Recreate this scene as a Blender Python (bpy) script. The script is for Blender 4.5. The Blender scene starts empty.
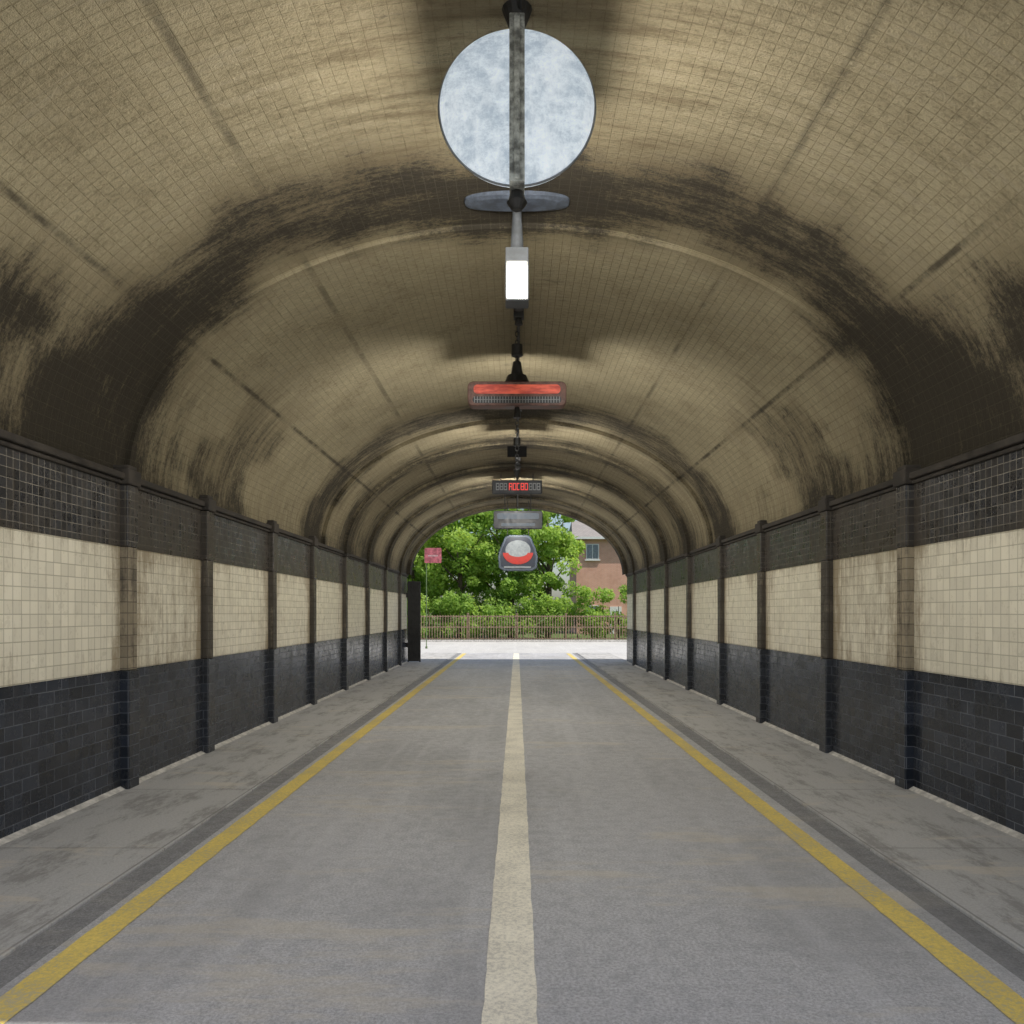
import bpy, math, random
import numpy as np
from mathutils import Vector
random.seed(7); rng=np.random.default_rng(7)
sc=bpy.context.scene
R=math.radians
# ------------------------------------------------------------ world / sun
w=bpy.data.worlds.new("World"); sc.world=w; w.use_nodes=True
nt=w.node_tree; bg=nt.nodes["Background"]
sky=nt.nodes.new("ShaderNodeTexSky"); sky.sky_type='NISHITA'; sky.sun_disc=False
sky.sun_elevation=R(62); sky.sun_rotation=R(115); sky.air_density=1.0; sky.dust_density=2.0
nt.links.new(sky.outputs[0],bg.inputs[0]); bg.inputs[1].default_value=0.15
sl=bpy.data.lights.new("sun","SUN"); sl.energy=5.0; sl.angle=R(0.5); sl.color=(1,0.95,0.87)
so=bpy.data.objects.new("sun",sl); sc.collection.objects.link(so); so.rotation_euler=(R(28),0,R(65)); so.location=(20,0,40)
sc.view_settings.view_transform='Standard'; sc.view_settings.look='None'; sc.view_settings.exposure=0
# ------------------------------------------------------------ camera
cam=bpy.data.cameras.new("camera"); co=bpy.data.objects.new("camera",cam); sc.collection.objects.link(co)
co.location=(0,0,1.6); co.rotation_euler=(R(90),0,0); cam.sensor_width=36; cam.lens=28.125
cam.shift_x=-5/1024; cam.shift_y=101/1024; cam.clip_end=3000; cam.clip_start=0.05
sc.camera=co

# ------------------------------------------------------------ node helper
class M:
    def __init__(s,name,rough=0.8,spec=0.3):
        s.m=bpy.data.materials.new(name); s.m.use_nodes=True; s.t=s.m.node_tree
        s.b=s.t.nodes["Principled BSDF"]; s.b.inputs["Roughness"].default_value=rough
        s.b.inputs["Specular IOR Level"].default_value=spec
    def n(s,t,**k):
        x=s.t.nodes.new(t)
        for a,b in k.items(): setattr(x,a,b)
        return x
    def put(s,inp,v):
        if hasattr(v,'links') or isinstance(v,bpy.types.NodeSocket): s.t.links.new(v,inp)
        else:
            if isinstance(v,(tuple,list)) and len(v)==3 and inp.type=='RGBA': v=(*v,1)
            inp.default_value=v
    def math(s,op,a,b=0.0,c=None,clamp=False):
        x=s.n("ShaderNodeMath",operation=op,use_clamp=clamp); s.put(x.inputs[0],a); s.put(x.inputs[1],b)
        if c is not None: s.put(x.inputs[2],c)
        return x.outputs[0]
    def mix(s,f,a,b,mode='MIX'):
        x=s.n("ShaderNodeMix",data_type='RGBA',blend_type=mode); s.put(x.inputs[0],f); s.put(x.inputs[6],a); s.put(x.inputs[7],b)
        return x.outputs[2]
    def mul(s,col,f): return s.mix(1.0,col,s.comb(f,f,f),'MULTIPLY')
    def obj(s): return s.n("ShaderNodeTexCoord").outputs["Object"]
    def uv(s): return s.n("ShaderNodeTexCoord").outputs["UV"]
    def sep(s,v):
        x=s.n("ShaderNodeSeparateXYZ"); s.put(x.inputs[0],v); return x.outputs
    def comb(s,a,b,c=0.0):
        x=s.n("ShaderNodeCombineXYZ"); s.put(x.inputs[0],a); s.put(x.inputs[1],b); s.put(x.inputs[2],c); return x.outputs[0]
    def scale(s,v,sc_):
        x=s.n("ShaderNodeVectorMath",operation='MULTIPLY'); s.put(x.inputs[0],v); x.inputs[1].default_value=sc_; return x.outputs[0]
    def noise(s,v,scale=1.0,detail=3,rough=0.6,dist=0.0,dim='3D'):
        x=s.n("ShaderNodeTexNoise",noise_dimensions=dim); s.put(x.inputs["Vector"],v); x.inputs["Scale"].default_value=scale
        x.inputs["Detail"].default_value=detail; x.inputs["Roughness"].default_value=rough; x.inputs["Distortion"].default_value=dist
        return x.outputs[0]
    def ramp(s,v,a,b,lo=0.0,hi=1.0):
        x=s.n("ShaderNodeMapRange",interpolation_type='SMOOTHSTEP'); s.put(x.inputs[0],v)
        for i,q in zip((1,2,3,4),(a,b,lo,hi)): x.inputs[i].default_value=q
        return x.outputs[0]
    def brick(s,v,c1,c2,mo,bw,rh,ms,off=0.5,smooth=0.1):
        x=s.n("ShaderNodeTexBrick"); x.offset=off; x.offset_frequency=2; x.squash=1.0
        s.put(x.inputs["Vector"],v); s.put(x.inputs["Color1"],c1); s.put(x.inputs["Color2"],c2); s.put(x.inputs["Mortar"],mo)
        x.inputs["Scale"].default_value=1.0; x.inputs["Brick Width"].default_value=bw; x.inputs["Row Height"].default_value=rh
        x.inputs["Mortar Size"].default_value=ms; x.inputs["Mortar Smooth"].default_value=smooth; x.inputs["Bias"].default_value=0
        return x.outputs
    def attr(s,name):
        x=s.n("ShaderNodeAttribute",attribute_name=name); return x.outputs["Fac"]
    def bump(s,h,strength=0.3,dist=0.01,normal=None):
        x=s.n("ShaderNodeBump"); x.inputs["Strength"].default_value=strength; x.inputs["Distance"].default_value=dist
        s.put(x.inputs["Height"],h)
        if normal is not None: s.put(x.inputs["Normal"],normal)
        return x.outputs[0]
    def col(s,v): s.put(s.b.inputs["Base Color"],v); return s
    def rough(s,v): s.put(s.b.inputs["Roughness"],v); return s
    def nrm(s,v): s.put(s.b.inputs["Normal"],v); return s

def paint(name,c,rough=0.5,metal=0.0,var=0.25,scale=9,spec=0.4):
    m=M(name,rough,spec); o=m.obj(); f=m.noise(o,scale,3,0.65)
    d=tuple(x*(1-var) for x in c); l=tuple(min(1,x*(1+var)) for x in c)
    m.col(m.mix(m.ramp(f,0.3,0.7),d,l)); m.b.inputs["Metallic"].default_value=metal
    m.rough(m.ramp(f,0.3,0.7,rough*0.8,min(1,rough*1.2)))
    return m.m
def glow(name,c,st,base=(0.5,0.5,0.5)):
    m=M(name,0.4); m.col((*base,1)); m.b.inputs["Emission Color"].default_value=(*c,1); m.b.inputs["Emission Strength"].default_value=st
    return m.m

# ------------------------------------------------------------ mesh helpers
def mesh(name,v,f,mats=None,parent=None,smooth=False,mi=None,uv=None,attrs=None):
    me=bpy.data.meshes.new(name); me.from_pydata([tuple(map(float,p)) for p in v],[],[tuple(map(int,q)) for q in f])
    for m in (mats or []): me.materials.append(m)
    if mi is not None: me.polygons.foreach_set("material_index",mi)
    if smooth: me.polygons.foreach_set("use_smooth",[True]*len(me.polygons))
    if uv is not None:
        l=me.uv_layers.new(name="UVMap"); vi=np.zeros(len(me.loops),dtype=np.int32); me.loops.foreach_get("vertex_index",vi)
        l.data.foreach_set("uv",np.asarray(uv,dtype=np.float32)[vi].ravel())
    for k,a in (attrs or {}).items():
        at=me.attributes.new(k,'FLOAT','POINT'); at.data.foreach_set("value",np.asarray(a,dtype=np.float32))
    me.update(); o=bpy.data.objects.new(name,me); sc.collection.objects.link(o)
    if parent: o.parent=parent
    return o
def empty(name,loc=(0,0,0)):
    e=bpy.data.objects.new(name,None); e.location=loc; sc.collection.objects.link(e); e.empty_display_size=0.3; return e
class G:
    """geometry accumulator"""
    def __init__(s): s.v=[];s.f=[];s.m=[]
    def box(s,x0,x1,y0,y1,z0,z1,m=0):
        b=len(s.v); s.v+=[(x,y,z) for z in (z0,z1) for x,y in ((x0,y0),(x1,y0),(x1,y1),(x0,y1))]
        s.f+=[(b+3,b+2,b+1,b),(b+4,b+5,b+6,b+7)]+[(b+i,b+(i+1)%4,b+4+(i+1)%4,b+4+i) for i in range(4)]; s.m+=[m]*6; return s
    def cyl(s,p,q,r0,r1=None,n=12,m=0,cap=True):
        r1=r0 if r1 is None else r1; p=Vector(p);q=Vector(q); d=(q-p).normalized()
        a=d.cross(Vector((0,0,1)) if abs(d.z)<0.9 else Vector((1,0,0))).normalized(); c=d.cross(a); b=len(s.v)
        for P,r in ((p,r0),(q,r1)):
            for i in range(n):
                t=2*math.pi*i/n; s.v.append(tuple(P+a*(r*math.cos(t))+c*(r*math.sin(t))))
        s.f+=[(b+i,b+(i+1)%n,b+n+(i+1)%n,b+n+i) for i in range(n)]; s.m+=[m]*n
        if cap: s.f+=[tuple(range(b+n-1,b-1,-1)),tuple(range(b+n,b+2*n))]; s.m+=[m,m]
        return s
    def prism(s,pts,y0,y1,m=0,mf=None):
        n=len(pts); b=len(s.v); s.v+=[(x,y0,z) for x,z in pts]+[(x,y1,z) for x,z in pts]
        s.f+=[(b+i,b+(i+1)%n,b+n+(i+1)%n,b+n+i) for i in range(n)]; s.m+=[m]*n
        s.f+=[tuple(range(b+n-1,b-1,-1)),tuple(range(b+n,b+2*n))]; s.m+=[m if mf is None else mf,m]; return s
    def torus(s,c,R_,r,ax='y',n=14,k=6,m=0,sz=1.0):
        b=len(s.v)
        for i in range(n):
            t=2*math.pi*i/n
            for j in range(k):
                u=2*math.pi*j/k; rr=R_+r*math.cos(u); a_,h=rr*math.cos(t),r*math.sin(u); z=rr*math.sin(t)*sz
                s.v.append((c[0]+a_,c[1]+h,c[2]+z) if ax=='y' else (c[0]+h,c[1]+a_,c[2]+z))
        for i in range(n):
            for j in range(k): s.f.append((b+i*k+j,b+((i+1)%n)*k+j,b+((i+1)%n)*k+(j+1)%k,b+i*k+(j+1)%k)); s.m.append(m)
        return s
    def chain(s,x,y,z0,z1,R_=0.022,r=0.006,m=0):
        z=z1; i=0
        while z>z0: s.torus((x,y,z),R_,r,'y' if i%2 else 'x',10,5,m,1.5); z-=R_*2.4; i+=1
        return s
    def out(s,name,mats,parent=None,bevel=0.0,smooth=False):
        o=mesh(name,s.v,s.f,mats,parent,smooth,s.m)
        if bevel:
            b=o.modifiers.new("bevel",'BEVEL'); b.width=bevel; b.segments=2; b.limit_method='ANGLE'
        return o
def ellipse(cx,cz,a,b,n=40,t0=0,t1=2*math.pi): return [(cx+a*math.cos(t0+(t1-t0)*i/n),cz+b*math.sin(t0+(t1-t0)*i/n)) for i in range(n)]
def rrect(cx,cz,w,h,r,n=6):
    p=[]
    for cx_,cz_,t in ((w/2-r,h/2-r,0),(-w/2+r,h/2-r,90),(-w/2+r,-h/2+r,180),(w/2-r,-h/2+r,270)):
        for i in range(n+1):
            a=R(t+90*i/n); p.append((cx+cx_+r*math.cos(a),cz+cz_+r*math.sin(a)))
    return p

# ------------------------------------------------------------ dimensions
HW=3.58; SP=2.83; RISE=2.32; Y0=1.95; Y1=26.0
PIL=[2.9,5.1,7.3,9.15,11.6,13.9,16.5,19.0,21.6,24.2]
EDGE=2.38

# ------------------------------------------------------------ materials
def mat_vault():
    m=M("vault_tiling",0.85,0.15); uv=m.uv(); d=m.attr("dirt")
    bt=m.brick(uv,(0.49,0.435,0.285),(0.45,0.395,0.255),(0.33,0.285,0.18),0.085,0.085,0.0035,0.0,0.4)
    patch=m.noise(uv,1.3,6,0.76,0,'2D')
    streak=m.noise(m.scale(uv,(0.75,5.5,1)),1.3,6,0.80,0,'2D')
    fine=m.noise(m.scale(uv,(1,1.8,1)),18.0,4,0.88,0,'2D')
    col=m.mix(m.ramp(patch,0.32,0.62,0.75,0),bt[0],(0.27,0.23,0.145))
    col=m.mix(m.ramp(streak,0.52,0.72,0,0.35),col,(0.56,0.51,0.38))
    col=m.mul(col,m.ramp(fine,0.28,0.72,0.66,1.2))
    film=m.attr("film"); col=m.mix(m.math('MULTIPLY',film,m.ramp(streak,0.3,0.65,1.0,0.5)),col,(0.10,0.078,0.045))
    nz=m.math('ADD',m.math('MULTIPLY',streak,0.36),m.math('ADD',m.math('MULTIPLY',patch,0.30),m.math('MULTIPLY',fine,0.34)))
    k=m.math('ADD',d,m.math('MULTIPLY',m.math('SUBTRACT',nz,0.5),3.5))
    st=m.ramp(k,0.30,1.0); st2=m.ramp(k,-0.15,0.62)
    col=m.mix(m.math('MULTIPLY',st2,0.55),col,(0.14,0.11,0.065))
    col=m.mix(m.math('MULTIPLY',st,0.92),col,m.mix(bt[1],(0.022,0.019,0.015),(0.05,0.043,0.033)))
    j=m.attr("joint")
    col=m.mix(m.math('MULTIPLY',m.math('MULTIPLY',j,m.ramp(patch,0.38,0.6,0.15,1)),0.8),col,(0.04,0.034,0.025))
    m.col(col)
    h=m.math('ADD',m.math('MULTIPLY',bt[1],-0.6),m.math('MULTIPLY',fine,1.4))
    m.nrm(m.bump(h,0.75,0.015)); m.rough(0.85); return m.m

def mat_tile(name,c1,c2,mo,bw,bh,ms,off,rough,dirtc,dirtk=1.0,zoff=0.0,va=0.92,vb=1.05,d0=0.2):
    m=M(name,rough,0.5); o=m.obj(); s_=m.sep(o); run=m.math('ADD',s_[1],s_[0])
    v=m.comb(run,m.math('ADD',s_[2],zoff),0.0)
    bt=m.brick(v,c1,c2,mo,bw,bh,ms,off,0.2)
    cell=m.n("ShaderNodeTexWhiteNoise",noise_dimensions='2D')
    fl=m.n("ShaderNodeVectorMath",operation='FLOOR'); m.put(fl.inputs[0],m.scale(v,(1/bw,1/bh,1))); m.put(cell.inputs[0],fl.outputs[0])
    col=m.mul(bt[0],m.ramp(cell.outputs[0],0.0,1.0,va,vb))
    dirt=m.attr("dirt")
    vert=m.noise(m.scale(v,(7,0.8,1)),1.4,5,0.8,0,'2D')
    pn=m.noise(v,3.5,6,0.82,0,'2D')
    nz=m.math('ADD',m.math('MULTIPLY',vert,0.6),m.math('MULTIPLY',pn,0.4))
    k=m.math('ADD',dirt,m.math('MULTIPLY',m.math('SUBTRACT',nz,0.5),2.9))
    st=m.ramp(k,d0,d0+0.8,0,dirtk); col=m.mix(st,col,dirtc)
    m.col(col); m.rough(m.math('ADD',m.math('MULTIPLY',bt[1],0.35),m.ramp(pn,0.3,0.7,rough*0.7,rough*1.5),clamp=True))
    h=m.math('ADD',m.math('MULTIPLY',bt[1],-1.0),m.math('ADD',m.math('MULTIPLY',cell.outputs[0],0.3),m.math('MULTIPLY',pn,0.4)))
    m.nrm(m.bump(h,0.55,0.006)); return m.m

def mat_asphalt(name,a,b,dark,tan=0.22,r0=0.5,r1=0.75):
    m=M(name,0.75,0.4); o=m.obj()
    fine=m.noise(o,60,4,0.88,0,'2D'); mid=m.noise(o,9,4,0.75,0,'2D'); big=m.noise(m.scale(o,(1.0,0.5,1)),0.8,5,0.7,0,'2D')
    col=m.mix(m.ramp(fine,0.3,0.7),tuple(x*.76 for x in a),tuple(x*1.10 for x in b)); col=m.mix(m.ramp(mid,0.42,0.72,0,0.35),col,dark)
    col=m.mix(m.ramp(big,0.42,0.66,0,0.45),col,dark)
    tr=m.noise(m.scale(o,(3.5,0.12,1)),1.0,3,0.65,0,'2D'); col=m.mix(m.ramp(tr,0.5,0.72,0,0.15),col,tuple(min(1,x*1.25) for x in b))
    pt=m.noise(m.scale(o,(0.35,1.6,1)),0.8,5,0.75,0,'2D'); col=m.mix(m.ramp(pt,0.55,0.68,0,tan),col,(0.60,0.54,0.43))
    m.col(col); m.rough(m.ramp(mid,0.3,0.7,r0,r1))
    m.nrm(m.bump(m.math('ADD',m.math('MULTIPLY',fine,1.5),mid),0.7,0.006)); return m.m
def mat_slabs():
    m=M("pavement_concrete",0.7,0.35); o=m.obj(); s_=m.sep(o)
    v=m.comb(s_[1],s_[0]); bt=m.brick(v,(0.50,0.495,0.48),(0.45,0.445,0.435),(0.25,0.245,0.235),1.8,1.2,0.008,0.0,0.2)
    f=m.noise(o,60,3,0.85,0,'2D'); col=m.mix(m.ramp(f,0.3,0.75,0,0.5),bt[0],(0.28,0.275,0.265))
    lg=m.noise(m.scale(o,(2.5,0.8,1)),1.4,6,0.82,0,'2D'); col=m.mix(m.ramp(lg,0.47,0.66,0,0.6),col,(0.18,0.173,0.16))
    rs=m.noise(m.scale(o,(0.8,2.5,1)),1.0,4,0.75,0,'2D'); col=m.mix(m.ramp(rs,0.58,0.70,0,0.45),col,(0.58,0.52,0.42))
    m.col(col); m.nrm(m.bump(m.math('ADD',m.math('MULTIPLY',bt[1],-1),m.math('ADD',f,lg)),0.6,0.007)); return m.m
def mat_line(name,c,under,wear):
    m=M(name,0.6,0.4); o=m.obj(); f=m.noise(o,38,4,0.85,0,'2D'); g=m.noise(o,2.2,3,0.6,0,'2D')
    k=m.math('ADD',m.math('MULTIPLY',f,0.7),m.math('MULTIPLY',g,0.3))
    col=m.mix(m.ramp(g,0.3,0.7),c,tuple(x*0.85 for x in c)); col=m.mul(col,m.ramp(f,.3,.7,1.08,.82)); col=m.mix(m.ramp(k,wear,wear+0.12,0,0.85),col,under)
    m.col(col); m.nrm(m.bump(f,0.5,0.005)); return m.m
def mat_brickwall(name,c1,c2,mo):
    m=M(name,0.9,0.2); o=m.obj(); s_=m.sep(o); v=m.comb(m.math('ADD',s_[0],s_[1]),s_[2])
    bt=m.brick(v,c1,c2,mo,0.225,0.075,0.01,0.5,0.1); n_=m.noise(o,1.2,4,0.7)
    m.col(m.mix(m.ramp(n_,0.4,0.75,0,0.4),bt[0],tuple(x*0.6 for x in c1))); return m.m

VA=mat_vault()
CREAM=mat_tile("cream_tiles",(0.80,0.75,0.61),(0.77,0.72,0.58),(0.50,0.46,0.35),0.1,0.1,0.004,0.0,0.34,(0.25,0.19,0.11),0.8,0.01)
UPPER=mat_tile("dark_frieze_tiles",(0.024,0.026,0.031),(0.044,0.044,0.047),(0.22,0.20,0.165),0.075,0.075,0.003,0.0,0.3,(0.06,0.048,0.034),0.7,0.0,.7,1.3,0.0)
LOWER=mat_tile("black_dado_tiles",(0.016,0.021,0.031),(0.027,0.033,0.046),(0.11,0.12,0.14),0.2,0.1,0.0035,0.5,0.22,(0.055,0.055,0.056),0.38,0.0,.7,1.3)
PMID=mat_tile("stained_pilaster_tiles",(0.31,0.26,0.18),(0.24,0.20,0.14),(0.11,0.09,0.065),0.1,0.1,0.004,0.0,0.5,(0.045,0.038,0.03),0.95)
CORN=paint("sooty_cornice",(0.04,0.034,0.028),0.8,var=0.5,scale=5)
SCON=paint("mortar_fillet",(0.50,0.48,0.44),0.9,var=0.3,scale=14)
ROAD=mat_asphalt("worn_asphalt",(0.40,0.398,0.405),(0.54,0.537,0.545),(0.28,0.279,0.285),0.42,0.42,0.7)
STRIP=mat_asphalt("asphalt_channel",(0.20,0.20,0.203),(0.29,0.29,0.293),(0.15,0.15,0.152),0.1)
SLAB=mat_slabs()
WHITE=mat_line("worn_white_paint",(0.84,0.79,0.65),(0.52,0.49,0.42),0.50)
YEL=mat_line("worn_yellow_paint",(0.74,0.57,0.15),(0.46,0.41,0.27),0.50)
PORT=mat_brickwall("portal_brick",(0.26,0.20,0.14),(0.20,0.15,0.11),(0.30,0.28,0.24))
HBR=mat_brickwall("house_brick",(0.72,0.36,0.25),(0.66,0.32,0.22),(0.64,0.52,0.44))
DKM=paint("dark_steel",(0.04,0.04,0.04),0.5,0.5)
GRM=paint("grey_steel",(0.22,0.23,0.24),0.5,0.5)
BLG=paint("blue_grey_enamel",(0.06,0.072,0.095),0.7,0.0,0.4,14)
RUST=paint("rusty_rail",(0.30,0.21,0.145),0.8,0.1,0.45)

# ------------------------------------------------------------ ground, road, pavement
CONC=mat_asphalt("forecourt_concrete",(0.48,0.47,0.45),(0.58,0.57,0.55),(0.40,0.39,0.38),0.1)
gm=M("grass_ground",0.95,0.1); o_=gm.obj(); gm.col(gm.mix(gm.ramp(gm.noise(o_,0.4,4,0.7),0.35,0.65),(0.06,0.10,0.025),(0.12,0.155,0.055)))
def sheet(name,x0,x1,y0,y1,z,mat): return mesh(name,[(x0,y0,z),(x1,y0,z),(x1,y1,z),(x0,y1,z)],[(0,1,2,3)],[mat])
sheet("ground",-1500,1500,-1500,1500,-0.012,gm.m)
sheet("road",-2.2,2.2,-8,32,0.0,ROAD)
p=empty("drainage_channel")
for s in (-1,1):
    a,b=sorted((s*2.2,s*EDGE)); o=sheet("channel_strip",a,b,-8,32,-0.003,STRIP); o.parent=p
sheet("cross_road",-40,40,32,44.3,-0.004,CONC)
sheet("forecourt",-30,30,-40,-8,-0.004,CONC)  # unseen ground, made pale to bounce daylight into the tunnel
for s in (-1,1):
    a,b=sorted((s*3.66,s*20)); sheet("forecourt",a,b,-8,Y0,-0.004,CONC)  # pale here too, for the daylight bounce at the near mouth
    a,b=sorted((s*3.66,s*20)); sheet("forecourt",a,b,Y1,32,-0.004,CONC)
    g=G(); a,b=sorted((s*EDGE,s*3.66)); g.box(a,b,-8,32,-0.1,0.014); g.out("pavement",[SLAB],None,0.006)
    g=G(); x=s*HW; a,b=sorted((x-s*0.06,x)); g.prism([(a,0.0145),(b,0.0145),(b,0.05 if s>0 else 0.0146),(a,0.05 if s<0 else 0.0146)],Y0,Y1)
    g.out("mortar_fillet",[SCON])
def line(name,xc,wd,y0,y1,mat,wob=0.004):
    n=400; v=[];f=[]
    for i in range(n+1):
        y=y0+(y1-y0)*i/n; e=random.uniform(-wob,wob); e2=random.uniform(-wob,wob)
        v+=[(xc-wd/2+e,y,0.004),(xc+wd/2+e2,y,0.004)]
        if i<n: f.append((2*i,2*i+1,2*i+3,2*i+2))
    return mesh(name,v,f,[mat])
line("centre_line",-0.028,0.218,-8,31.6,WHITE)
line("yellow_edge_line",-2.07,0.155,-8,31.6,YEL); line("yellow_edge_line",2.02,0.155,-8,31.6,YEL)

# ------------------------------------------------------------ tunnel
tun=empty("road_tunnel")
prof=[(Y0,.07),(7.42,.07),(7.42,0.02),(14.7,0.02),(14.7,-.05)]
for y in (16.5,19.0,21.6,24.2): prof+=[(y-.2,-.05),(y-.2,-.11),(y+.2,-.11),(y+.2,-.05)]
prof+=[(Y1-.45,-.05),(Y1-.45,-.16),(Y1,-.16)]
def g_(x,c,s): return math.exp(-((x-c)/s)**2)
def bandf(y,a,b,e=0.25):
    def S(t): t=max(0,min(1,t)); return t*t*(3-2*t)
    return S((y-a)/e+0.5)*(1-S((y-b)/e+0.5))
def dirt_v(y,t):
    deg=math.degrees(t); c=abs(deg-90); low=max(0,(c-48)/42)
    wv=0.3*math.sin(deg*0.11+1)+0.18*math.sin(deg*0.31)+.1*math.sin(deg*.7)
    d=0.05
    d+=0.80*bandf(y+wv*0.5,6.25,7.45,0.9)
    d+=0.25*math.exp(-(c/14)**2)*(1 if y<7 else 0.8)
    d+=0.80*bandf(y+wv*0.3,4.95,5.65,0.4)*max(0,min(1,(c-56)/12))
    d+=0.60*min(1,low*1.5)*bandf(y,5.7,7.45,0.6)
    d+=0.35*low*bandf(y,7.42,8.3,0.7)
    d+=0.70*bandf(y+wv*0.4,13.4,14.8,1.0)
    d+=0.40*low*low
    for q in (16.5,19,21.6,24.2,25.8): d+=0.50*g_(y,q,0.7)
    if y>15: d+=0.18
    if c>46: d+=0.42*bandf(y+wv,8.9,10.6,.6)*min(1,(c-46)/15)
    return min(d,1.12)
def film_v(y,t):
    deg=math.degrees(t); c=abs(deg-90)
    f=0.78*math.exp(-(c/36)**2)*(1 if y<6.8 else max(0.30,1-(y-6.8)*.8))+.12
    if y<6.5: f+=.16
    return min(f,.92)
JA=(33,57.5,122.5,147); deg=list(np.linspace(0,180,97))
for q in JA: deg=[a for a in deg if abs(a-q)>0.9]+[q-.8,q-.25,q+.25,q+.8]
deg=sorted(deg); rad=[R(a) for a in deg]; NT=len(rad)-1
JJ=[(1.0 if q in (33,147) else 0.65) if (q:=min(JA,key=lambda z:abs(z-a))) and abs(a-q)<.3 else 0.0 for a in deg]
V=[];F=[];UV=[];D=[];J=[];FI=[]
arc=[0]
for i in range(NT):
    a=(HW*math.cos(rad[i]),RISE*math.sin(rad[i])); b=(HW*math.cos(rad[i+1]),RISE*math.sin(rad[i+1])); arc.append(arc[-1]+math.dist(a,b))
def ring(y,d):
    b=len(V)
    for i,t in enumerate(rad):
        V.append(((HW+d)*math.cos(t),y,SP+(RISE+d)*math.sin(t))); UV.append((arc[i],y+d)); D.append(dirt_v(y,t)); J.append(JJ[i]); FI.append(film_v(y,t))
    return b
for (ya,da),(yb,db) in zip(prof[:-1],prof[1:]):
    n=max(1,int(abs(yb-ya)/0.12)); prev=None
    for k in range(n+1):
        r=ring(ya+(yb-ya)*k/n,da+(db-da)*k/n)
        if prev is not None: F+=[(prev+i,prev+i+1,r+i+1,r+i) for i in range(NT)]
        prev=r
mesh("vault",V,F,[VA],tun,True,None,UV,{"dirt":D,"joint":J,"film":FI})
def dirt_w(y,z):
    d=0.07
    for q in PIL:
        e=abs(y-q); d+=0.62*math.exp(-(e/0.18)**2)+0.24*math.exp(-(e/0.5)**2)
    d+=0.25*math.exp(-z/0.15)+0.32*math.exp(-abs(z-2.2)/0.14)+0.15*math.exp(-abs(z-1.08)/0.08)
    if 7.3<y<9.15: d+=0.30
    if 9.15<y: d+=0.12
    return d
def strip(name,s,x,z0,z1,mat,nz):
    ys=np.arange(Y0,Y1+1e-6,0.09); ys[-1]=Y1; zs=np.linspace(z0,z1,nz+1); v=[];f=[];d=[]
    for y in ys:
        for z in zs: v.append((s*x,y,z)); d.append(dirt_w(y,z))
    m_=len(zs)
    for i in range(len(ys)-1):
        for j in range(nz):
            q=(i*m_+j,(i+1)*m_+j,(i+1)*m_+j+1,i*m_+j+1); f.append(q if s<0 else q[::-1])
    return mesh(name,v,f,[mat],tun,False,None,None,{"dirt":d})
for s in (-1,1):
    strip("dado_wall",s,HW-0.014,0.0,1.08,LOWER,8); strip("cream_wall",s,HW,1.08,2.20,CREAM,8); strip("frieze_wall",s,HW-0.006,2.20,2.80,UPPER,4)
    g=G(); a,b=sorted((s*(HW-0.014),s*(HW+.01))); g.box(a,b,Y0,Y1,1.078,1.084)
    g.out("dado_capping",[LOWER],tun)
    g=G(); a,b=sorted((s*(HW-0.06),s*(HW+.25))); g.box(a,b,Y0+.01,Y1-.01,2.80,2.86); a,b=sorted((s*(HW-0.03),s*(HW+.2))); g.box(a,b,Y0+.01,Y1-.01,2.76,2.798)
    g.out("cornice",[CORN],tun,0.012)
    for q in PIL:
        wd=0.09; pr=0.075
        g=G(); 
        for z0,z1,mi,ex in ((0.0,1.08,0,0.014),(1.081,2.199,1,0.0),(2.20,2.759,2,0.006)):
            a,b=sorted((s*(HW-pr-ex),s*(HW+0.02))); g.box(a,b,q-wd-ex,q+wd+ex,z0,z1,mi)
        a,b=sorted((s*(HW-pr-.025),s*(HW+0.1))); g.box(a,b,q-wd-.025,q+wd+.025,2.76,2.90,3)
        a,b=sorted((s*(HW-pr-.002),s*(HW+0.1))); g.box(a,b,q-wd+.01,q+wd-.01,2.90,2.94,3)
        o=g.out("pilaster",[LOWER,PMID,UPPER,CORN],tun,0.012)
        at=o.data.attributes.new("dirt",'FLOAT','POINT'); at.data.foreach_set("value",[1.0 if q>8 else 0.42]*len(o.data.vertices))
inner=[(HW,0.0),(HW,SP)]+[(HW*math.cos(t),SP+RISE*math.sin(t)) for t in rad[1:-1]]+[(-HW,SP),(-HW,0.0)]
OX,OZ=7.5,6.6; outer=[]
for x,z in inner:
    if z<=SP+1e-6: outer.append((math.copysign(OX,x),z)); continue
    dx,dz=x,z-SP; k=min(OX/abs(dx) if abs(dx)>1e-6 else 1e9,(OZ-SP)/dz if dz>1e-6 else 1e9); outer.append((dx*k,SP+dz*k))
for cx in (OX,-OX):
    i=min(range(len(outer)),key=lambda i:math.dist(outer[i],(cx,OZ))); outer[i]=(cx,OZ)
n=len(inner); v=[];f=[]
for y,dd in ((Y0,0.07),(Y1,-0.16)):
    inn=[(HW+.0,0.0),(HW,SP)]+[((HW+dd)*math.cos(t),SP+(RISE+dd)*math.sin(t)) for t in rad[1:-1]]+[(-HW,SP),(-HW,0)]
    v+=[(x,y,z) for x,z in inn]+[(x,y,z) for x,z in outer]
for b in (0,2*n): f+=[(b+i,b+i+1,b+n+i+1,b+n+i) for i in range(n-1)]
f+=[(n+i,n+i+1,3*n+i+1,3*n+i) for i in range(n-1)]
mesh("portal_and_deck",v,f,[PORT],tun)
g=G()
for y in (Y0,Y1-.35): g.box(-OX,OX,y,y+.35,OZ+.002,OZ+.9)
g.out("parapet",[PORT],tun,0.02)
g=G()
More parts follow.
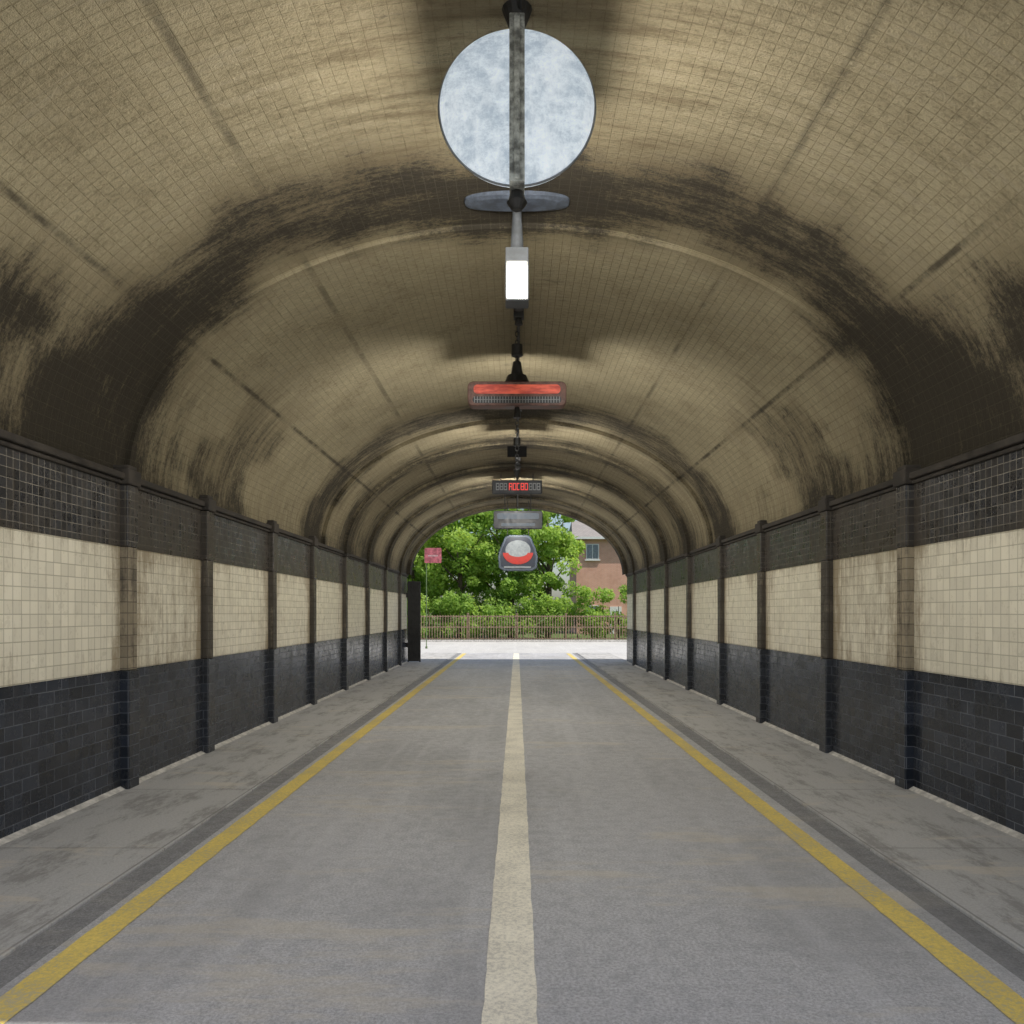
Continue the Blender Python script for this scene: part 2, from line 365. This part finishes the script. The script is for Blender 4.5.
def crown(y):
    d=.07
    for (ya,da),(yb,db) in zip(prof[:-1],prof[1:]):
        if ya<=y<=yb and yb>ya: d=da
    return SP+RISE+d
for a,b in ((Y0,7.40),(7.44,14.66),(14.74,25.5)):
    z=min(crown((a+b)/2),SP+RISE-.11 if a>14 else 99)-0.035; g.cyl((0.02,a,z),(0.02,b,z),0.018,n=8)
for y in (8.9,9.35,12.0,12.9,13.6,17.4,18.4):
    z=crown(y)-(.06 if y>14.7 else 0); g.box(-.04,.08,y-.06,y+.06,z-.13,z-.0)
    g.cyl((.02,y,z-.13),(.02,y,z-.2),0.035,0.05,10)
g.out("ceiling_conduit",[DKM],tun,0.005)

# ------------------------------------------------------------ fill lights added along the crown, in invented baffled fixtures
FILLC=(1.0,0.96,0.89)
def fill_light(name,loc,watt,par,r=0.06):  # hidden point light, added to brighten the interior
    l=bpy.data.lights.new(name,'POINT'); l.energy=watt; l.color=FILLC; l.shadow_soft_size=r
    o=bpy.data.objects.new(name,l); sc.collection.objects.link(o); o.location=loc; o.parent=par
FLAT=paint("matt_black",(0.012,0.012,0.012),0.9,0,0.2,9,0.1)
def fill_lantern(y,watt,rel,cw,r):  # added fixture; front plate hides its fill light from the camera
    L=empty("added_fill_lantern"); z=1.6+rel; g=G()
    g.box(-cw,cw,y-.12,y+.12,z+.085,z+.10); g.cyl((0,y,z+.101),(0,y,z+.15),.09,.03,14)
    g.cyl((0,y,z+.15),(0,y,SP+RISE-.02),.012,n=8)
    g.box(-cw-.01,cw+.01,y-.132,y-.12,z-.10,z+.10)
    g.out("fill_housing",[FLAT],L,0.002); fill_light("fill_light",(0,y,z),watt,L,r)
for a in ((10.7,250,2.91,.26,.10),(14.9,250,2.98,.17,.08),(20.5,230,3.19,.30,.10),(23.7,120,2.74,.30,.10)): fill_lantern(*a)

# ------------------------------------------------------------ round disc lamp at the crown
def disc_mat():
    m=M("frosted_glass",0.35,0.4); o=m.obj(); 
    v=m.noise(m.scale(o,(1.2,1,1.6)),7,5,0.85); w_=m.noise(m.scale(o,(1.3,1,.6)),3.0,5,0.75)
    c=m.mix(m.ramp(v,0.35,0.68),(0.40,0.48,0.56),(0.70,0.78,0.84)); c=m.mix(m.ramp(w_,0.42,0.66,0,0.7),c,(0.82,0.88,0.92))
    m.col(m.mix(0.5,c,(0,0,0))); m.put(m.b.inputs["Emission Color"],c); m.b.inputs["Emission Strength"].default_value=0.72; return m.m
L=empty("round_ceiling_lamp")
DY=4.8; cz=1.6+504*DY/800; rr=78*DY/800
# shallow domed glass, bulging 7 cm towards the road user
dv=[];df=[]; NR,NA=10,64
for i in range(NR+1):
    q=i/NR; r_=rr*.985*q; yy=DY-.03-0.07*math.sqrt(max(0,1-q*q))
    for a in range(NA): t=2*math.pi*a/NA; dv.append((r_*math.cos(t),yy,cz+r_*math.sin(t)))
for i in range(NR):
    for a in range(NA): df.append((i*NA+a,i*NA+(a+1)%NA,(i+1)*NA+(a+1)%NA,(i+1)*NA+a))
DM=disc_mat(); mesh("domed_glass",dv,df,[DM],L,True)
g=G(); g.prism(ellipse(0,cz,rr*.985,rr*.985,64),DY-.028,DY+.03); g.out("back_disc",[DM],L,0.006)
g=G(); g.torus((0,DY-.01,cz),rr,0.007,'y',72,8); g.out("disc_rim",[GRM],L,0,True)
g=G(); g.box(-.045,.045,DY-.125,DY-.102,cz-rr-.03,cz+rr+.02); g.box(-.018,.018,DY-.138,DY-.126,cz-rr-.02,cz+rr+.01)
g.box(-.045,.045,DY-.1,DY+.03,cz-rr-.03,cz-rr-.008); g.box(-.045,.045,DY-.1,DY+.03,cz+rr+.008,cz+rr+.02)
g.out("centre_bar",[paint("bar_steel",(0.40,0.42,0.40),0.5,0.1,0.6,14)],L,0.006)
g=G(); g.cyl((0,DY,cz-rr-.032),(0,DY,cz-rr-.09),0.04,0.055,16); g.cyl((0,DY,cz-rr-.092),(0,DY,cz-rr-.14),0.065,0.03,16)
g.cyl((0,DY,cz+rr+.022),(0,DY,SP+RISE+.09),0.05,0.10,16); g.box(-.04,.04,DY+.031,DY+.12,cz-.1,cz+.25)
g.out("mounting",[DKM],L,0.006)
g=G(); g.prism([(-.27,cz+.095),(.27,cz+.095),(.27,cz+.11),(.12,cz+.19),(-.12,cz+.19),(-.27,cz+.11)],DY+.122,DY+.54); g.out("added_hood",[FLAT],L,0.004)  # unseen hood, added to keep the fill off the crown
fill_light("fill_light",(0,DY+.33,cz-.06),310,L,0.16)  # fill light added out of sight behind the disc

# ------------------------------------------------------------ lit pendant lamp
def zz(py,y): return 1.6+(613-py)*y/800
L=empty("pendant_lamp"); LY=7.0; ct=SP+RISE+.07
PG=paint("lamp_housing_grey",(0.07,0.075,0.08),0.6,0)
z1=ct; v=[];n=48
def ply(a): return (.47*abs(math.cos(a))**.8*(1 if math.cos(a)>=0 else -1), .15*abs(math.sin(a))**.6*(1 if math.sin(a)>=0 else -1))
for zz_,s_ in ((z1+.01,1.0),(z1-.035,.97),(z1-.05,.75)):
    for i in range(n): x_,y_=ply(2*math.pi*i/n); v.append((x_*s_,LY+y_*s_,zz_))
f=[(k*n+i,k*n+(i+1)%n,(k+1)*n+(i+1)%n,(k+1)*n+i) for k in range(2) for i in range(n)]+[tuple(range(2*n,3*n))]
mesh("ceiling_plate",v,f,[BLG],L)
g=G(); g.cyl((0,LY,z1-.05),(0,LY,zz(252,LY)),0.035,0.06,16); g.box(-.10,.10,LY-.10,LY+.10,zz(266,LY),zz(252,LY))
for a in (-1,1):
    for b in (-1,1): g.box(a*.097-.006,a*.097+.006,LY+b*.097-.006,LY+b*.097+.006,zz(303,LY),zz(266,LY))
g.box(-.10,.10,LY-.10,LY+.10,zz(304.5,LY),zz(302.5,LY)); g.out("lamp_housing",[PG],L,0.006)
g=G(); g.box(-.085,.085,LY-.085,LY+.085,zz(302,LY),zz(267,LY)); g.out("lit_glass",[glow("lamp_glow",(1.0,0.94,0.76),26)],L,0.02)

# ------------------------------------------------------------ hanging signs
def redglow():
    m=M("red_glass",0.35,0.4); o=m.obj(); n_=m.noise(m.scale(o,(1.5,1,6)),3,3)
    c=m.mix(m.ramp(n_,0.35,0.65),(0.38,0.04,0.025),(0.66,0.11,0.06)); m.col(c); m.put(m.b.inputs["Emission Color"],c); m.b.inputs["Emission Strength"].default_value=0.4; return m.m
RED=redglow(); BLK=paint("black_enamel",(0.025,0.028,0.034),0.45)
WH=paint("white_enamel",(0.24,0.27,0.29),0.4,0,.2,12)
y=10.0; k=y/800; S=empty("hanging_red_sign")
g=G(); g.prism(rrect(0,zz(395.5,y),98*k,24*k,0.07),y-.10,y+.10); g.out("casing",[paint("maroon_casing",(0.16,0.085,0.07),0.5,0.1,0.4)],S,0.012)
g=G(); g.prism(rrect(0,zz(391.5,y),86*k,9*k,0.05),y-.112,y-.102); g.out("red_band",[RED],S)
g=G(); g.prism(rrect(0,zz(402,y),88*k,6.5*k,0.04),y-.108,y-.102); g.out("grille_back",[BLK],S)
g=G(); 
for i in range(31): x=(-42+84*i/30)*k; g.box(x-.005,x+.005,y-.118,y-.1085,zz(405,y),zz(399,y))
g.box(-42*k,42*k,y-.122,y-.1185,zz(402.3,y),zz(401.7,y)); g.out("grille_bars",[GRM],S)
g=G(); g.chain(0,y,zz(362,y),crown(y)-.03); g.cyl((0,y,zz(362,y)),(0,y,zz(376,y)),0.05,0.08,16); g.cyl((0,y,zz(376,y)),(0,y,zz(383.6,y)),0.12,0.16,24)
g.cyl((0,y,zz(345,y)),(0,y,zz(356,y)),0.07,0.07,12); g.cyl((0,y,zz(407.5,y)),(0,y,zz(418,y)),0.03,0.05,12); g.chain(0,y,zz(470,y),zz(419,y)); g.cyl((0,y,zz(438,y)),(0,y,zz(446,y)),0.045,0.045,12); g.cyl((0,y,zz(470,y)),(0,y,zz(477,y)),0.05,0.02,12)
g.out("suspension",[DKM],S,0.004)
y=20.0; k=y/800; S=empty("hanging_letter_sign")
g=G(); g.box(-25*k,25*k,y-.06,y+.06,zz(494,y),zz(480.5,y)); g.out("casing",[BLK],S,0.02)
g=G()
for x0,x1 in ((-21,-11),(-8,9),(12,21)):
    x=x0
    while x<x1-1:
        wl=2.6; a,b=x*k,(x+wl)*k; mi=0 if -9<x<10 else 1
        g.box(a,a+.018,y-.07,y-.062,zz(490.5,y),zz(483.5,y),mi)
        if random.random()<.8: g.box(a+.019,b,y-.07,y-.062,zz(484.4,y),zz(483.5,y),mi)
        if random.random()<.7: g.box(a+.019,b,y-.07,y-.062,zz(487.4,y),zz(486.6,y),mi)
        if random.random()<.6: g.box(a+.019,b,y-.07,y-.062,zz(490.5,y),zz(489.6,y),mi)
        if random.random()<.6: g.box(b+.001,b+.018,y-.07,y-.062,zz(490.5,y),zz(483.5,y),mi)
        x+=3.9
g.out("lettering",[glow("red_letters",(0.8,0.06,0.05),0.9,(0.5,0.04,0.03)),GRM],S)
g=G()
for x in (-.4,.4): g.cyl((x,y,zz(480.5,y)),(x,y,SP+RISE-.03),0.012)
g.out("hanger_rods",[DKM],S)
y=23.2; k=y/800; S=empty("hanging_panel_sign")
g=G(); g.prism(rrect(0.03,zz(520,y),49*k,18*k,0.06),y-.09,y+.09); g.out("casing",[BLK],S,0.015)
g=G(); g.prism(rrect(0.03,zz(516.5,y),42*k,6*k,0.05),y-.10,y-.093); g.prism(rrect(0.03,zz(525,y),34*k,3*k,0.03),y-.10,y-.093); g.out("panel_face",[paint("panel_blue",(0.10,0.13,0.17),0.5)],S)
g=G()
for x in (-.35,.4): g.cyl((x,y,zz(511,y)),(x,y,SP+RISE-.03),0.014)
g.out("hanger_rods",[DKM],S)
y=24.95; k=y/800; S=empty("hanging_roundel_sign"); c=zz(553,y)
shape=[(-14,-18),(-19,-15),(-20,-4),(-18,4),(-13,16),(-9,18),(9,18),(13,16),(18,4),(20,-4),(19,-15),(14,-18)]
g=G(); g.prism([(a*k+.03,c+b*k) for a,b in shape[::-1]],y-.06,y+.06); g.out("casing",[paint("slate_blue_casing",(0.075,0.10,0.135),0.4,0.1)],S,0.02)
g=G(); g.prism([(a*k*.88+.03,c+b*k*.88) for a,b in shape[::-1]],y-.068,y-.062); g.out("face_border",[paint("navy_enamel",(0.015,0.024,0.045),0.4)],S)
REDE=paint("red_enamel",(0.42,0.022,0.014),0.45,0,.15)
g=G(); g.prism(ellipse(.03,c+3*k,12.5*k,9.5*k,40),y-.078,y-.070); g.out("white_disc",[WH],S)
g=G(); g.prism(ellipse(.03,c+0*k,15*k,11.5*k,30,math.pi,2*math.pi+.001)+[(.03+15*k,c-0*k)],y-.088,y-.080); g.out("red_crescent",[REDE],S)
g=G(); g.prism(ellipse(.03,c+0*k,9.5*k,4.0*k,30),y-.096,y-.090); g.out("inner_disc",[WH],S)
g=G(); g.box(-13*k,14*k,y-.075,y-.0695,c-15.2*k,c-13.4*k); g.out("name_plate",[WH],S)
g=G()
for x in (-.3,.36): g.cyl((x,y,c+18*k),(x,y,SP+RISE-.03),0.014)
g.out("hanger_rods",[DKM],S)

# ------------------------------------------------------------ steel gate leaf at left of the exit
S=empty("steel_gate"); g=G(); x0,x1=-3.52,-3.10; y=25.7
g.box(x0,x0+.05,y,y+.06,0.03,2.62); g.box(x1-.05,x1,y,y+.06,0.03,2.62)
for z in (0.05,0.9,1.7,2.56): g.box(x0+.05,x1-.05,y,y+.06,z,z+.06)
g.box(x0+.052,x1-.052,y+.02,y+.04,0.11,2.56)
for i in range(5): x=x0+.09+i*.06; g.cyl((x,y+.005,0.1),(x,y+.005,2.56),0.01,n=6)
for z in (0.5,2.1): g.cyl((x0-.02,y+.03,z),(x0-.02,y+.03,z+.15),0.03,n=10)
g.out("gate_leaf",[DKM],S,0.005)

# ------------------------------------------------------------ small red sign outside
S=empty("street_sign"); y=36; k=y/800; X=(433-517)*k
g=G(); g.prism(rrect(X,zz(555.5,y),17*k,15*k,0.06),y-.02,y+.0); g.out("sign_plate",[paint("pink_red_paint",(0.42,0.12,0.14),0.5,0,.5,5)],S,0.004)
g=G(); g.box(X-5*k,X+5*k,y-.028,y-.022,zz(556.5,y),zz(555,y)); g.out("sign_bar",[paint("faded_lettering",(0.55,0.35,0.35))],S)
g=G(); g.cyl((X-.3,y+.04,0),(X-.3,y+.04,zz(550,y)),0.02); g.cyl((X-.3,y+.04,0),(X-.3,y+.04,0.1),0.05); g.out("post",[paint("green_post",(0.12,0.17,0.08),0.6)],S)

# ------------------------------------------------------------ railing
S=empty("railing_fence"); y=44.8; g=G()
for z in (0.14,0.78,1.38): g.box(-22,22,y-.02,y+.02,z,z+.06)
x=-22
while x<22: g.box(x-.02,x+.02,y-.04,y-.022,0.08,1.48); x+=.15
x=-22
while x<=22: g.box(x-.05,x+.05,y+.022,y+.12,-.02,1.55); g.box(x-.065,x+.065,y+.01,y+.135,1.551,1.59); x+=2.75
g.out("rails_and_pickets",[RUST],S)
g=G(); g.box(-40,40,44.3,44.5,-.1,0.11); g.out("kerb",[SCON],None,0.015)

# ------------------------------------------------------------ foliage
def leaf_mat(name,dark,light,tr):
    m=M(name,0.6,0.25); a=m.attr("tone"); c=m.mix(a,dark,light)
    m.col(c)
    t=m.n("ShaderNodeBsdfTranslucent"); m.put(t.inputs[0],m.mix(a,tuple(x*tr for x in dark),(light[0]*tr*1.15,light[1]*tr,light[2]*tr*.6)))
    mx=m.n("ShaderNodeMixShader"); mx.inputs[0].default_value=0.5; m.t.links.new(m.b.outputs[0],mx.inputs[1]); m.t.links.new(t.outputs[0],mx.inputs[2])
    m.t.links.new(mx.outputs[0],m.t.nodes["Material Output"].inputs[0]); return m.m
LEAF=leaf_mat("leaf_green",(0.14,0.27,0.035),(0.42,0.57,0.12),1.5)
LEAF2=leaf_mat("leaf_deep_green",(0.11,0.23,0.035),(0.34,0.51,0.09),1.5)
LEAF3=leaf_mat("hedge_green",(0.13,0.25,0.04),(0.38,0.54,0.11),1.5)
BARK=paint("bark",(0.09,0.07,0.05),0.95,var=0.5,scale=12)
def leaves(name,cent,rad_,per,size,mat,parent):
    N=len(cent)*per; C=np.repeat(np.array(cent),per,0); RR=np.repeat(np.array(rad_),per)
    d=rng.normal(size=(N,3)); d/=np.linalg.norm(d,axis=1)[:,None]; r=RR*rng.uniform(0.35,1,N)**0.6
    P=C+d*r[:,None]*np.array([1,1,.8]); tone=np.clip(np.repeat(rng.uniform(0.1,0.8,len(cent)),per)*.55+rng.uniform(0,.45,N)+.12*d[:,2],0,1)
    nr=d*0.5+rng.normal(size=(N,3))*.6+np.array([0.3,-.4,.5]); nr/=np.linalg.norm(nr,axis=1)[:,None]
    t=np.cross(nr,rng.normal(size=(N,3))); t/=np.linalg.norm(t,axis=1)[:,None]; b=np.cross(nr,t)
    s=size*rng.uniform(.6,1.3,N)[:,None]
    Q=np.stack([P-t*s,P-b*s*.5,P+t*s,P+b*s*.5],1).reshape(-1,3)
    me=bpy.data.meshes.new(name); me.vertices.add(4*N); me.vertices.foreach_set("co",Q.ravel().astype(np.float32))
    me.loops.add(4*N); me.loops.foreach_set("vertex_index",np.arange(4*N,dtype=np.int32)); me.polygons.add(N)
    me.polygons.foreach_set("loop_start",np.arange(0,4*N,4,dtype=np.int32)); me.materials.append(mat)
    at=me.attributes.new("tone",'FLOAT','POINT'); at.data.foreach_set("value",np.repeat(tone,4).astype(np.float32)); me.update(calc_edges=True)
    o=bpy.data.objects.new(name,me); sc.collection.objects.link(o); o.parent=parent
def tree(x,y,h,cr,mat,n=60,per=190,size=.13):
    T=empty("deciduous_tree",(x,y,0)); g=G(); cz_=h*.54
    g.cyl((0,0,-.1),(.1,0,h*.3),.20,.15,10); g.cyl((.1,0,h*.3),(0,.1,h*.75),.15,.05,8)
    for i in range(8):
        a=i*.8+random.random(); z=h*random.uniform(.25,.6); g.cyl((.08,0,z),(cr*.7*math.cos(a),cr*.7*math.sin(a),z+h*.2),.07,.02,6)
    g.out("trunk_and_limbs",[BARK],T,0,True); C=[];Rd=[]
    for i in range(n):
        while True:
            q=rng.uniform(-1,1,3)
            if .25<np.linalg.norm(q)<1: break
        C.append((q[0]*cr,q[1]*cr,cz_+q[2]*h*.44)); Rd.append(random.uniform(.4,1.0)*cr*.36)
    leaves("crown",C,Rd,per,size,mat,T)
for x,y,h,cr,mt in ((-11,52,8.5,3.2,LEAF2),(-6.6,50,9.4,2.8,LEAF),(-3.6,49.6,9.6,2.7,LEAF),(-0.4,50.2,10.4,2.9,LEAF2),(1.9,49.4,9.8,2.3,LEAF),(-1.4,54,11.5,3.4,LEAF2),(-5,55,11,3.6,LEAF2),(-8.5,57,10,3.6,LEAF2),(14,52,8.5,3,LEAF)):
    tree(x,y,h,cr,mt)
H=empty("hedge"); C=[];Rd=[]
for i in range(260):
    x=random.uniform(-14,14); hh=(3.75 if x>3 else 2.8)+.12*math.sin(x*1.3); C.append((x,random.uniform(46.2,48.0),random.uniform(.35,hh-.4))); Rd.append(random.uniform(.4,.7))
leaves("hedge_leaves",C,Rd,160,.10,LEAF3,H)
g=G()
for i in range(36): x=-14+i*.8; g.cyl((x,47.1,-.05),(x+random.uniform(-.3,.3),47.1,2.0),.05,.02,6)
g.out("hedge_stems",[BARK],H)

# ------------------------------------------------------------ house
S=empty("brick_house"); g=G(); x0,x1,y0,y1=4.6,13.5,62,70; ez=7.5
g.box(x0,x1,y0,y1,0,ez); g.out("walls",[HBR],S)
b=[(x0-.35,y0-.35,ez-.05),(x1+.35,y0-.35,ez-.05),(x1+.35,y1+.35,ez-.05),(x0-.35,y1+.35,ez-.05),(x0-.1,(y0+y1)/2,ez+1.7),(x1+.1,(y0+y1)/2,ez+1.7)]
mesh("roof",b,[(0,1,5,4),(2,3,4,5),(0,4,3),(1,2,5),(3,2,1,0)],[mat_brickwall("roof_tiles",(0.34,0.31,0.29),(0.28,0.26,0.25),(0.14,0.13,0.12))],S)
g=G(); g.box(8.2,8.9,65.6,66.4,ez+.5,ez+2.7); g.box(8.15,8.95,65.55,66.45,ez+2.702,ez+2.8); g.out("chimney",[HBR],S)
gf=G(); gg=G()
for wx in (5.35,8.9,11.2):
    for wz in (1.0,5.75):
        gf.box(wx,wx+1.0,y0-.06,y0+.03,wz,wz+1.2); gf.box(wx-.1,wx+1.1,y0-.12,y0-.002,wz-.1,wz-.003)
        for a in (0.07,0.53): gg.box(wx+a,wx+a+.4,y0-.075,y0-.062,wz+.07,wz+1.13)
gf.box(7.2,8.1,y0-.05,y0+.03,0,2.1); gf.box(x0-.3,x1+.3,y0-.42,y0-.352,ez-.2,ez-.02)
gf.out("window_frames_and_door",[paint("white_joinery",(0.75,0.75,0.72),0.5,var=.08)],S); gg.out("window_panes",[paint("window_glass",(0.16,0.19,0.22),0.08,0.2)],S)
